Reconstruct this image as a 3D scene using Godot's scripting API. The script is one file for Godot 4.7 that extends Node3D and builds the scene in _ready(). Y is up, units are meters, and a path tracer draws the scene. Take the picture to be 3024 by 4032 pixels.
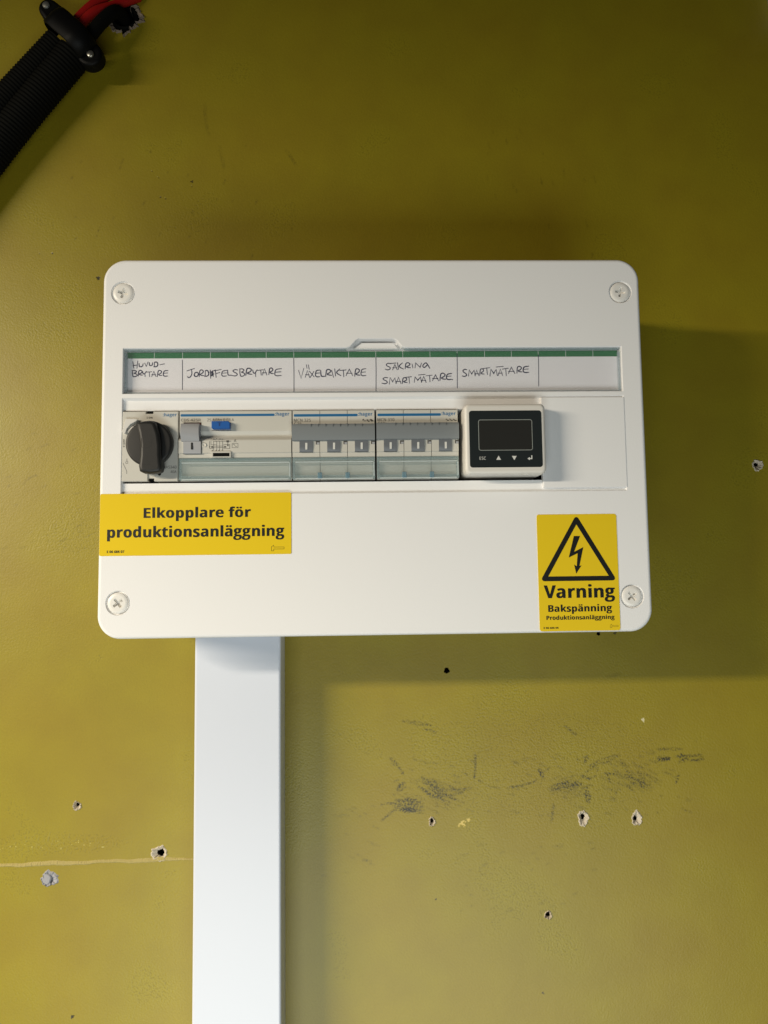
extends Node3D
# A wall-mounted distribution board. All shape numbers are millimetres, measured from the middle of the
# board's front cover (x right, y up, z out of the wall; the wall's face lies at z = -100).

const S := 0.001
const WZ := -100.0
var org := Vector3.ZERO          # millimetres; base point of the thing that is being built
var used := {}
var rng := RandomNumberGenerator.new()
var M := {}

# ------------------------------------------------------------------ nodes
func numbered(called: String) -> String:
	if not used.has(called):
		used[called] = 0
		return called
	used[called] += 1
	return "%s_%03d" % [called, used[called]]

func tag(o: Node3D, label: String, category: String, group := "") -> void:
	o.set_meta("label", label)
	o.set_meta("category", category)
	if group != "":
		o.set_meta("group", group)

func thing(called: String, label: String, category: String, at: Vector3, group := "") -> Node3D:
	var o := Node3D.new()
	o.name = numbered(called)
	add_child(o, true)
	o.position = at * S
	org = at
	tag(o, label, category, group)
	return o

func begin() -> SurfaceTool:
	var st := SurfaceTool.new()
	st.begin(Mesh.PRIMITIVE_TRIANGLES)
	st.set_smooth_group(-1)
	return st

func obj(called: String, st: SurfaceTool, m: Material, parent: Node3D) -> MeshInstance3D:
	st.generate_normals()
	var o := MeshInstance3D.new()
	o.name = called
	o.mesh = st.commit()
	o.material_override = m
	o.cast_shadow = GeometryInstance3D.SHADOW_CASTING_SETTING_ON
	parent.add_child(o, true)
	return o

# ------------------------------------------------------------------ shapes (counter-clockwise seen from outside)
func tri(st: SurfaceTool, a: Vector3, b: Vector3, c: Vector3) -> void:
	st.add_vertex((a - org) * S)
	st.add_vertex((c - org) * S)
	st.add_vertex((b - org) * S)

func quad(st: SurfaceTool, a: Vector3, b: Vector3, c: Vector3, d: Vector3) -> void:
	tri(st, a, b, c)
	tri(st, a, c, d)

func v3(p: Vector2, z: float) -> Vector3:
	return Vector3(p.x, p.y, z)

func fill(st: SurfaceTool, poly: PackedVector2Array, z: float, up := true) -> void:
	var ix := Geometry2D.triangulate_polygon(poly)
	for i in range(0, ix.size(), 3):
		var a := poly[ix[i]]
		var b := poly[ix[i + 1]]
		var c := poly[ix[i + 2]]
		var ccw := (b - a).cross(c - a) > 0.0
		if ccw == up:
			tri(st, v3(a, z), v3(b, z), v3(c, z))
		else:
			tri(st, v3(a, z), v3(c, z), v3(b, z))

func inset(poly: PackedVector2Array, d: float) -> PackedVector2Array:
	var out := PackedVector2Array()
	var n := poly.size()
	for i in n:
		var e1 := (poly[i] - poly[(i + n - 1) % n]).normalized()
		var e2 := (poly[(i + 1) % n] - poly[i]).normalized()
		var n1 := Vector2(-e1.y, e1.x)
		var n2 := Vector2(-e2.y, e2.x)
		out.append(poly[i] + (n1 + n2) * d / maxf(0.35, 1.0 + n1.dot(n2)))
	return out

func skirt(st: SurfaceTool, lo: PackedVector2Array, zl: float, hi: PackedVector2Array, zh: float) -> void:
	var n := lo.size()
	for i in n:
		var j := (i + 1) % n
		quad(st, v3(lo[i], zl), v3(lo[j], zl), v3(hi[j], zh), v3(hi[i], zh))

func prism(st: SurfaceTool, poly: PackedVector2Array, z0: float, z1: float, bev := 0.0, steps := 1, smooth := false, back := false) -> void:
	if smooth:
		st.set_smooth_group(1)
	if bev <= 0.0:
		skirt(st, poly, z0, poly, z1)
		st.set_smooth_group(-1)
		fill(st, poly, z1)
	else:
		skirt(st, poly, z0, poly, z1 - bev)
		var last := poly
		var lz := z1 - bev
		for k in range(1, steps + 1):
			var t := PI * 0.5 * k / steps
			var nx := inset(poly, bev * (1.0 - cos(t)))
			var nz := z1 - bev + bev * sin(t)
			skirt(st, last, lz, nx, nz)
			last = nx
			lz = nz
		st.set_smooth_group(-1)
		fill(st, last, z1)
	if back:
		fill(st, poly, z0, false)

func rrect(x0: float, y0: float, x1: float, y1: float, r: float, n := 4) -> PackedVector2Array:
	var out := PackedVector2Array()
	if r <= 0.0:
		return PackedVector2Array([Vector2(x0, y0), Vector2(x1, y0), Vector2(x1, y1), Vector2(x0, y1)])
	var cs := [Vector2(x1 - r, y0 + r), Vector2(x1 - r, y1 - r), Vector2(x0 + r, y1 - r), Vector2(x0 + r, y0 + r)]
	for q in 4:
		for k in n + 1:
			var a := -PI * 0.5 + PI * 0.5 * q + PI * 0.5 * k / n
			out.append(cs[q] + Vector2(cos(a), sin(a)) * r)
	return out

func circle(c: Vector2, r: float, n := 32) -> PackedVector2Array:
	var out := PackedVector2Array()
	for k in n:
		var a := TAU * k / n
		out.append(c + Vector2(cos(a), sin(a)) * r)
	return out

func arc(c: Vector2, r: float, a0: float, a1: float, n: int) -> PackedVector2Array:
	var out := PackedVector2Array()
	for k in n + 1:
		var a := deg_to_rad(lerpf(a0, a1, float(k) / n))
		out.append(c + Vector2(cos(a), sin(a)) * r)
	return out

func poly(s: String) -> PackedVector2Array:      # "x,y x,y ..."
	var out := PackedVector2Array()
	for w in s.split(" ", false):
		var q := w.split(",")
		out.append(Vector2(float(q[0]), float(q[1])))
	return out

func box(st: SurfaceTool, x0: float, y0: float, z0: float, x1: float, y1: float, z1: float, bev := 0.0) -> void:
	prism(st, rrect(x0, y0, x1, y1, 0.0), z0, z1, bev, 1, false, true)

# a section in (y, z), listed from its upper back over the front to its lower back, drawn out along x
func profile_x(st: SurfaceTool, prof: PackedVector2Array, x0: float, x1: float, smooth_from := 999, smooth_to := -1) -> void:
	for i in prof.size():
		var a := prof[i]
		var b := prof[(i + 1) % prof.size()]
		st.set_smooth_group(1 if i >= smooth_from and i < smooth_to else -1)
		quad(st, Vector3(x0, a.x, a.y), Vector3(x0, b.x, b.y), Vector3(x1, b.x, b.y), Vector3(x1, a.x, a.y))
	st.set_smooth_group(-1)
	var flat := PackedVector2Array()
	for q in prof:
		flat.append(Vector2(-q.y, q.x))
	var ix := Geometry2D.triangulate_polygon(flat)
	for i in range(0, ix.size(), 3):
		var p := [prof[ix[i]], prof[ix[i + 1]], prof[ix[i + 2]]]
		var ccw: bool = (flat[ix[i + 1]] - flat[ix[i]]).cross(flat[ix[i + 2]] - flat[ix[i]]) > 0.0
		if not ccw:
			p = [p[0], p[2], p[1]]
		tri(st, Vector3(x1, p[0].x, p[0].y), Vector3(x1, p[1].x, p[1].y), Vector3(x1, p[2].x, p[2].y))
		tri(st, Vector3(x0, p[0].x, p[0].y), Vector3(x0, p[2].x, p[2].y), Vector3(x0, p[1].x, p[1].y))

func lathe(st: SurfaceTool, c: Vector2, prof: PackedVector2Array, n := 32, smooth := true) -> void:   # (radius, z) from the outside in
	st.set_smooth_group(1 if smooth else -1)
	for i in prof.size() - 1:
		skirt(st, circle(c, maxf(prof[i].x, 0.001), n), prof[i].y, circle(c, maxf(prof[i + 1].x, 0.001), n), prof[i + 1].y)
	st.set_smooth_group(-1)

func tube(st: SurfaceTool, pts: Array, radius: Callable, n: int, caps := true) -> void:
	st.set_smooth_group(1)
	var rings := []
	var u := Vector3.ZERO
	for i in pts.size():
		var t: Vector3 = ((pts[mini(i + 1, pts.size() - 1)] as Vector3) - (pts[maxi(i - 1, 0)] as Vector3)).normalized()
		if i == 0:
			u = t.cross(Vector3.BACK if absf(t.z) < 0.9 else Vector3.UP).normalized()
		u = (u - t * u.dot(t)).normalized()
		var v := t.cross(u)
		var ring := PackedVector3Array()
		var r: float = radius.call(i)
		for k in n:
			var a := TAU * k / n
			ring.append((pts[i] as Vector3) + (u * cos(a) + v * sin(a)) * r)
		rings.append(ring)
	for i in rings.size() - 1:
		for k in n:
			var j := (k + 1) % n
			quad(st, rings[i][k], rings[i][j], rings[i + 1][j], rings[i + 1][k])
	st.set_smooth_group(-1)
	if caps:
		for e in [0, rings.size() - 1]:
			for k in range(1, n - 1):
				if e == 0:
					tri(st, rings[e][0], rings[e][k + 1], rings[e][k])
				else:
					tri(st, rings[e][0], rings[e][k], rings[e][k + 1])

func spline(ctrl: Array, n: int) -> Array:
	var c := Curve3D.new()
	for i in ctrl.size():
		var p: Vector3 = ctrl[i]
		var t: Vector3 = ((ctrl[mini(i + 1, ctrl.size() - 1)] as Vector3) - (ctrl[maxi(i - 1, 0)] as Vector3)) / 6.0
		c.add_point(p, -t, t)
	c.bake_interval = 0.4
	var out := []
	for k in n + 1:
		out.append(c.sample_baked(c.get_baked_length() * k / n, true))
	return out

# a printed or drawn line: flat band of the given width along a polyline
func ribbon(st: SurfaceTool, pts: PackedVector2Array, w: float, z: float, closed := false, taper := false) -> void:
	var n := pts.size()
	var l := PackedVector2Array()
	var r := PackedVector2Array()
	for i in n:
		var p0 := pts[(i + n - 1) % n] if closed or i > 0 else pts[i] * 2.0 - pts[i + 1]
		var p1 := pts[(i + 1) % n] if closed or i < n - 1 else pts[i] * 2.0 - pts[i - 1]
		var e1 := (pts[i] - p0).normalized()
		var e2 := (p1 - pts[i]).normalized()
		var n1 := Vector2(-e1.y, e1.x)
		var n2 := Vector2(-e2.y, e2.x)
		var m := (n1 + n2) / maxf(0.6, 1.0 + n1.dot(n2))
		var ww := w * 0.5
		if taper and not closed and (i == 0 or i == n - 1):
			ww *= 0.7
		var ext := Vector2.ZERO
		if not closed and i == 0:
			ext = -e2 * w * 0.3
		if not closed and i == n - 1:
			ext = e1 * w * 0.3
		l.append(pts[i] + m * ww + ext)
		r.append(pts[i] - m * ww + ext)
	for i in (n if closed else n - 1):
		var j := (i + 1) % n
		quad(st, v3(r[i], z), v3(r[j], z), v3(l[j], z), v3(l[i], z))

# printed lettering: the ink of the words fills the box x0..x1, y0..y1
func words(st: SurfaceTool, text: String, bold: bool, x0: float, y0: float, x1: float, y1: float, z: float, upright := false) -> void:
	var f := SystemFont.new()
	f.font_names = PackedStringArray(["Droid Sans"])
	f.font_weight = 700 if bold else 400
	var tm := TextMesh.new()
	tm.text = text
	tm.font = f
	tm.font_size = 64
	tm.pixel_size = 0.01
	tm.depth = 0.05
	tm.curve_step = 2.0
	var arr := tm.get_mesh_arrays() if tm.get_surface_count() == 0 else tm.surface_get_arrays(0)
	var vs: PackedVector3Array = arr[Mesh.ARRAY_VERTEX]
	var ix: PackedInt32Array = arr[Mesh.ARRAY_INDEX] if arr[Mesh.ARRAY_INDEX] != null else PackedInt32Array()
	if ix.is_empty():
		for i in vs.size():
			ix.append(i)
	var lo := Vector3(1e9, 1e9, 1e9)
	var hi := -lo
	for v in vs:
		lo = lo.min(v)
		hi = hi.max(v)
	var zf := hi.z - 1e-4
	for i in range(0, ix.size(), 3):
		var p := []
		for k in 3:
			var v := vs[ix[i + k]]
			if v.z < zf:
				break
			var t := Vector2((v.x - lo.x) / (hi.x - lo.x), (v.y - lo.y) / (hi.y - lo.y))
			if upright:
				p.append(Vector3(lerpf(x1, x0, t.y), lerpf(y0, y1, t.x), z))
			else:
				p.append(Vector3(lerpf(x0, x1, t.x), lerpf(y0, y1, t.y), z))
		if p.size() == 3:
			if ((p[1] - p[0]) as Vector3).cross(p[2] - p[0]).z < 0.0:
				p = [p[0], p[2], p[1]]
			tri(st, p[0], p[1], p[2])

func lettering(t: Node3D, m: Material, text: String, bold: bool, x0: float, y0: float, x1: float, y1: float, z: float, upright := false) -> void:
	var st := begin()
	words(st, text, bold, x0, y0, x1, y1, z, upright)
	if m == M.sign_ink:
		var d := (y1 - y0) * 0.014
		words(st, text, bold, x0 - d, y0, x1 - d, y1, z + 0.02)
		words(st, text, bold, x0 + d, y0, x1 + d, y1, z + 0.04)
	obj("lettering", st, m, t)

# ------------------------------------------------------------------ materials
func plain(c: Color, rough: float, spec := 0.5, metal := 0.0) -> StandardMaterial3D:
	var m := StandardMaterial3D.new()
	m.albedo_color = c
	m.roughness = rough
	m.metallic_specular = spec
	m.metallic = metal
	return m

func grained(m: StandardMaterial3D, freq: float, depth: float, per_m: float, sd: int) -> StandardMaterial3D:
	var n := FastNoiseLite.new()
	n.noise_type = FastNoiseLite.TYPE_SIMPLEX
	n.frequency = freq
	n.seed = sd
	n.fractal_octaves = 3
	var t := NoiseTexture2D.new()
	t.width = 512
	t.height = 512
	t.seamless = true
	t.noise = n
	t.as_normal_map = true
	t.bump_strength = 2.0
	m.normal_enabled = true
	m.normal_texture = t
	m.normal_scale = depth
	m.uv1_triplanar = true
	m.uv1_scale = Vector3.ONE * per_m
	return m

func clear(c: Color, a: float) -> StandardMaterial3D:
	var m := plain(c, 0.08)
	m.transparency = BaseMaterial3D.TRANSPARENCY_ALPHA
	m.albedo_color = Color(c.r, c.g, c.b, a)
	return m

func make_materials() -> void:
	M.white = grained(plain(Color(0.95, 0.948, 0.948), 0.52, 0.35), 0.09, 0.12, 16.0, 3)
	M.screw = plain(Color(0.94, 0.93, 0.91), 0.38)
	M.trunk = plain(Color(0.83, 0.85, 0.895), 0.35, 0.45)
	M.paper = plain(Color(0.95, 0.94, 0.955), 0.85, 0.2)
	M.green = plain(Color(0.16, 0.44, 0.27), 0.8, 0.2)
	M.greenline = plain(Color(0.72, 0.85, 0.74), 0.8, 0.2)
	M.ink = plain(Color(0.12, 0.1, 0.26), 0.6, 0.3)
	M.device = grained(plain(Color(0.80, 0.79, 0.755), 0.5), 0.12, 0.1, 30.0, 5)
	M.lever = plain(Color(0.86, 0.85, 0.83), 0.4)
	M.darkgap = plain(Color(0.07, 0.08, 0.08), 0.8, 0.2)
	M.knob = grained(plain(Color(0.12, 0.12, 0.117), 0.5), 0.15, 0.15, 40.0, 7)
	M.knobmark = plain(Color(0.1, 0.1, 0.1), 0.6)
	M.rocker = plain(Color(0.66, 0.665, 0.68), 0.45)
	M.rocker_top = plain(Color(0.61, 0.615, 0.63), 0.45)
	M.bar = plain(Color(0.5, 0.52, 0.53), 0.5)
	M.small_switch = plain(Color(0.42, 0.435, 0.455), 0.45)
	M.barline = plain(Color(0.36, 0.37, 0.38), 0.6)
	M.black = plain(Color(0.05, 0.05, 0.055), 0.5)
	M.button = plain(Color(0.12, 0.36, 0.66), 0.4)
	M.button_mark = plain(Color(0.06, 0.2, 0.42), 0.5)
	M.blue = plain(Color(0.08, 0.4, 0.6), 0.55)
	M.print = plain(Color(0.32, 0.31, 0.295), 0.6)
	M.print_dark = plain(Color(0.2, 0.2, 0.19), 0.6)
	M.print_white = plain(Color(0.86, 0.86, 0.84), 0.6)
	M.redflag = plain(Color(0.42, 0.2, 0.15), 0.5)
	M.clear = clear(Color(0.93, 0.96, 0.97), 0.03)
	M.clear_edge = clear(Color(0.72, 0.8, 0.84), 0.35)
	M.shield = clear(Color(0.72, 0.8, 0.8), 0.16)
	M.shield_edge = clear(Color(0.6, 0.72, 0.76), 0.24)
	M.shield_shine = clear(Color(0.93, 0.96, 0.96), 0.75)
	M.clip = clear(Color(0.42, 0.58, 0.66), 0.6)
	M.glass_black = plain(Color(0.16, 0.18, 0.185), 0.2)
	M.screen = plain(Color(0.185, 0.185, 0.178), 0.1)
	M.screen_line = plain(Color(0.6, 0.62, 0.6), 0.5)
	M.meter = plain(Color(0.9, 0.885, 0.855), 0.4)
	M.yellow = plain(Color(0.92, 0.79, 0.14), 0.55, 0.25)
	M.sign_ink = plain(Color(0.085, 0.09, 0.08), 0.45)
	M.rubber = grained(plain(Color(0.06, 0.06, 0.052), 0.7, 0.15), 0.12, 0.2, 60.0, 9)
	M.clamp = plain(Color(0.04, 0.04, 0.04), 0.5, 0.25)
	M.red = plain(Color(0.62, 0.06, 0.045), 0.5)
	M.bolt = plain(Color(0.75, 0.74, 0.7), 0.3, 0.5, 0.9)
	M.bolt_dull = plain(Color(0.5, 0.5, 0.48), 0.5, 0.5, 0.7)
	M.plaster = grained(plain(Color(0.8, 0.76, 0.69), 0.95, 0.1), 0.15, 0.7, 60.0, 11)
	M.plaster_grey = grained(plain(Color(0.62, 0.62, 0.64), 0.95, 0.1), 0.15, 0.7, 60.0, 12)
	M.fibre = grained(plain(Color(0.56, 0.5, 0.44), 1.0, 0.1), 0.2, 0.8, 70.0, 13)
	M.sand = grained(plain(Color(0.68, 0.62, 0.4), 0.95, 0.1), 0.2, 1.0, 80.0, 14)
	M.bore = plain(Color(0.2, 0.19, 0.17), 0.95, 0.1)

# ------------------------------------------------------------------ the wall
const WX0 := -450.0
const WX1 := 450.0
const WY0 := -640.0
const WY1 := 560.0
const TW := 1536
const TH := 2048
const WALL_COLOR := Color(0.562, 0.5, 0.088)

func noise_bytes(freq: float, sd: int, oct: int, type := FastNoiseLite.TYPE_SIMPLEX_SMOOTH) -> PackedByteArray:
	var n := FastNoiseLite.new()
	n.noise_type = type
	n.frequency = freq
	n.seed = sd
	n.fractal_octaves = oct
	return n.get_image(TW, TH, false, false, false).get_data()

var wall_rgb := PackedByteArray()
var wall_h := PackedByteArray()

func wall_px(x: float, y: float) -> Vector2i:
	return Vector2i(int((x - WX0) / (WX1 - WX0) * TW), int((WY1 - y) / (WY1 - WY0) * TH))

func dab(px: int, py: int, c: Color, k: float, dh := 0) -> void:
	if px < 0 or py < 0 or px >= TW or py >= TH:
		return
	var i := (py * TW + px) * 3
	wall_rgb[i] = int(lerpf(wall_rgb[i], c.r * 255.0, k))
	wall_rgb[i + 1] = int(lerpf(wall_rgb[i + 1], c.g * 255.0, k))
	wall_rgb[i + 2] = int(lerpf(wall_rgb[i + 2], c.b * 255.0, k))
	if dh != 0:
		var j := py * TW + px
		wall_h[j] = clampi(wall_h[j] + dh, 0, 255)

# a rubbed mark: catches only the high spots of the paint, so it breaks up
func scuff(x0: float, y0: float, x1: float, y1: float, w: float, k: float, c := Color(0.17, 0.155, 0.08)) -> void:
	var a := Vector2(x0, y0)
	var b := Vector2(x1, y1)
	var len_mm := a.distance_to(b)
	var nrm := (b - a).normalized().orthogonal()
	var bend := rng.randf_range(-0.06, 0.06) * len_mm
	var steps := int(len_mm / 0.3) + 2
	for i in steps:
		var t := float(i) / steps
		var p := a.lerp(b, t) + nrm * bend * sin(t * PI)
		var ends := minf(1.0, minf(t, 1.0 - t) * 6.0 + 0.25)
		var half := int(w / 0.586 * 0.5 + 0.5)
		for q in range(-half, half + 1):
			var s := p + nrm * q * 0.55
			var px := wall_px(s.x, s.y)
			if px.x < 0 or px.y < 0 or px.x >= TW or px.y >= TH:
				continue
			var high := wall_h[px.y * TW + px.x] / 255.0
			var hold := clampf((high - 0.46) * 6.0, 0.0, 1.0)
			dab(px.x, px.y, c, 0.66 * k * ends * hold * rng.randf_range(0.5, 1.0))

func scratches(x0: float, y0: float, x1: float, y1: float, n: int, ang: float, l0: float, l1: float, w: float, k: float) -> void:
	for i in n:
		var c := Vector2(rng.randf_range(x0, x1), rng.randf_range(y0, y1))
		var a := deg_to_rad(ang + rng.randf_range(-9, 9))
		var d := Vector2(cos(a), sin(a)) * rng.randf_range(l0, l1) * 0.5
		scuff(c.x - d.x, c.y - d.y, c.x + d.x, c.y + d.y, w, k * rng.randf_range(0.5, 1.0))

func chip(x: float, y: float, r: float, c: Color) -> void:
	var m := wall_px(x, y)
	var R := int(r / 0.586 * 1.6) + 1
	for dy in range(-R, R + 1):
		for dx in range(-R, R + 1):
			var a := atan2(dy, dx)
			var rr := r / 0.586 * (1.0 + 0.3 * sin(a * 3.0 + x) + 0.25 * sin(a * 5.0 + y))
			var d := Vector2(dx, dy).length()
			if d < rr:
				dab(m.x + dx, m.y + dy, c, 0.9, -30)

func paint_wall() -> void:
	var peel := noise_bytes(0.36, 21, 2)
	var coarse := noise_bytes(0.06, 22, 3)
	var patch := noise_bytes(0.006, 23, 3)
	var tint := noise_bytes(0.012, 24, 4)
	wall_rgb.resize(TW * TH * 3)
	wall_h.resize(TW * TH)
	var base := WALL_COLOR
	for y in TH:
		var wy := WY1 - (y + 0.5) / TH * (WY1 - WY0)
		for x in TW:
			var i := y * TW + x
			var p := patch[i] / 255.0
			var wx := WX0 + (x + 0.5) / TW * (WX1 - WX0)
			# the band where boards once rubbed, and the glossy run at the lower left, are rougher
			var rough := 0.26 + 0.3 * smoothstep(0.5, 0.8, p)
			var d1 := Vector2((wx - 125.0) / 130.0, (wy + 225.0) / 55.0).length()
			rough += 0.4 * clampf(1.3 - d1, 0.0, 1.0)
			var d2 := Vector2((wx + 235.0) / 52.0, (wy + 273.0) / 7.0).length()
			rough += 1.2 * clampf(1.25 - d2, 0.0, 1.0)
			var h := 128.0 + (peel[i] - 128.0) * minf(rough, 1.2) * 0.75 + (coarse[i] - 128.0) * 0.09
			wall_h[i] = clampi(int(h), 0, 255)
			var v := 1.0 + (tint[i] - 128.0) / 128.0 * 0.028 + (peel[i] - 128.0) / 128.0 * 0.03
			if peel[i] < 84 and rough > 0.5:      # pits that hold dirt
				v *= 0.92
			var g := 1.0 + (p - 0.5) * 0.05
			var o := i * 3
			wall_rgb[o] = clampi(int(base.r * 255.0 * v), 0, 255)
			wall_rgb[o + 1] = clampi(int(base.g * 255.0 * v * g), 0, 255)
			wall_rgb[o + 2] = clampi(int(base.b * 255.0 * v), 0, 255)
	# long rubber marks and hatchings
	var marks := "18,-190,41,-194 35,-196,44,-200 9,-216,15,-222 14,-221,19,-229 72,-214,71,-234 119,-227,122,-235 129,-242,149,-237 156,-226,181,-218 208,-214,228,-215 168,-231,176,-232 171,-231,172,-238 224,-232,221,-240 2,-250,15,-250 129,-252,127,-266 139,-196,149,-203 95,-240,118,-235 43,-246,64,-242 185,-234,200,-240 150,-232,158,-236 153,-224,156,-218 2,-262,26,-243 40,-240,70,-240 226,-217,227,-224"
	for w in marks.split(" ", false):
		var q := w.split(",")
		for rep in 2:
			scuff(float(q[0]) + rep * 0.6, float(q[1]), float(q[2]) + rep * 0.6, float(q[3]) + rep * 0.5, 0.7, 0.5)
	scratches(15, -257, 60, -232, 40, -25, 4, 14, 0.6, 0.35)
	scratches(125, -246, 160, -226, 26, 22, 4, 12, 0.6, 0.35)
	scratches(165, -244, 210, -222, 50, -30, 4, 10, 0.6, 0.3)
	scratches(17, -256, 30, -246, 22, -8, 8, 16, 0.9, 0.8)
	scratches(20, -255.5, 26, -253.5, 12, -3, 4, 8, 1.2, 0.95)
	scratches(35, -247, 52, -234, 18, -33, 8, 18, 0.8, 0.6)
	scratches(133, -243, 148, -236, 11, 18, 8, 16, 0.8, 0.65)
	scratches(186, -243, 205, -230, 20, -38, 6, 14, 0.8, 0.5)
	scratches(211, -223, 216, -220, 12, 2, 5, 9, 1.4, 0.85)
	scratches(226, -224, 240, -219, 14, 2, 6, 14, 1.0, 0.7)
	scratches(154, -251, 157, -243, 10, 80, 4, 8, 1.2, 0.75)
	scratches(120, -233, 123, -228, 6, -70, 4, 7, 1.2, 0.8)
	scratches(13, -240, 19, -232, 8, 30, 4, 8, 1.0, 0.7)
	scratches(10, -262, 235, -215, 90, -20, 2, 7, 0.7, 0.4)
	scratches(60, -330, 160, -280, 40, 10, 2, 6, 0.7, 0.3)
	scratches(-40, -300, 0, -250, 20, -20, 3, 8, 0.6, 0.35)
	scratches(-290, -60, -190, 40, 30, 25, 2, 7, 0.7, 0.35)
	scratches(-260, 150, -60, 260, 26, 60, 2, 6, 0.7, 0.35)
	scratches(90, 140, 180, 270, 24, 100, 3, 8, 0.6, 0.3)
	scuff(-262, -9, -252, -4, 1.2, 0.5)
	scuff(-130, 290, -126, 262, 2.5, 0.28)
	scuff(-118, 255, -114, 235, 2.0, 0.25)
	scuff(-67, 252, -58, 238, 2.0, 0.4)
	scuff(172, -161, 184, -158, 2.0, 0.2)
	var pale := Color(0.86, 0.82, 0.7)
	chip(199.2, -192.6, 1.3, pale)
	for q in ["62,-264.5,1.7", "66.5,-262.6,1.2", "64.4,-263.7,0.7", "59.6,-266.4,0.7", "63.5,-266.6,0.6"]:
		var f: PackedStringArray = q.split(",")
		chip(float(f[0]), float(f[1]), float(f[2]), Color(0.85, 0.75, 0.42))
	for k in 24:
		chip(rng.randf_range(-285, -195), rng.randf_range(-276, -271), rng.randf_range(0.25, 0.5), pale.lerp(WALL_COLOR, rng.randf_range(0.1, 0.6)))
	for q in ["-171,234", "-164,213", "-166,229", "-140,222", "-160,212", "-256,168", "-246,168"]:
		var f: PackedStringArray = q.split(",")
		chip(float(f[0]), float(f[1]), rng.randf_range(0.3, 0.55), Color(0.7, 0.65, 0.5))
		chip(float(f[0]) + 0.8, float(f[1]) - 0.8, 0.5, Color(0.2, 0.17, 0.06))
	for q in ["-210,148,1.3", "-139,225,0.9", "-218,-392,1.0", "42,-318,0.6", "118,-385,0.6", "180,-128,1.0"]:
		var f: PackedStringArray = q.split(",")
		chip(float(f[0]), float(f[1]), float(f[2]), Color(0.14, 0.12, 0.05))

var holes := []     # {c, r, rim, kind}
func hole_edge(h: Dictionary, grow: float, rough: float) -> PackedVector2Array:
	var out := PackedVector2Array()
	var n := 84 if h.rx > 10.0 else 44
	for k in n:
		var a := TAU * k / n
		var j := 1.0 + rough * (0.4 * sin(a * 3.0 + h.c.x) + 0.28 * sin(a * 5.0 + h.c.y) + 0.3 * sin(a * 9.0 + h.c.x * 2.0) + 0.22 * sin(a * 14.0 + h.c.y * 2.0) + (0.3 * sin(a * 19.0) + 0.25 * sin(a * 31.0 + 1.0) if h.rx > 10.0 else 0.0))
		out.append(h.c + Vector2(cos(a) * h.rx, sin(a) * h.ry) * grow * j)
	return out

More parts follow.
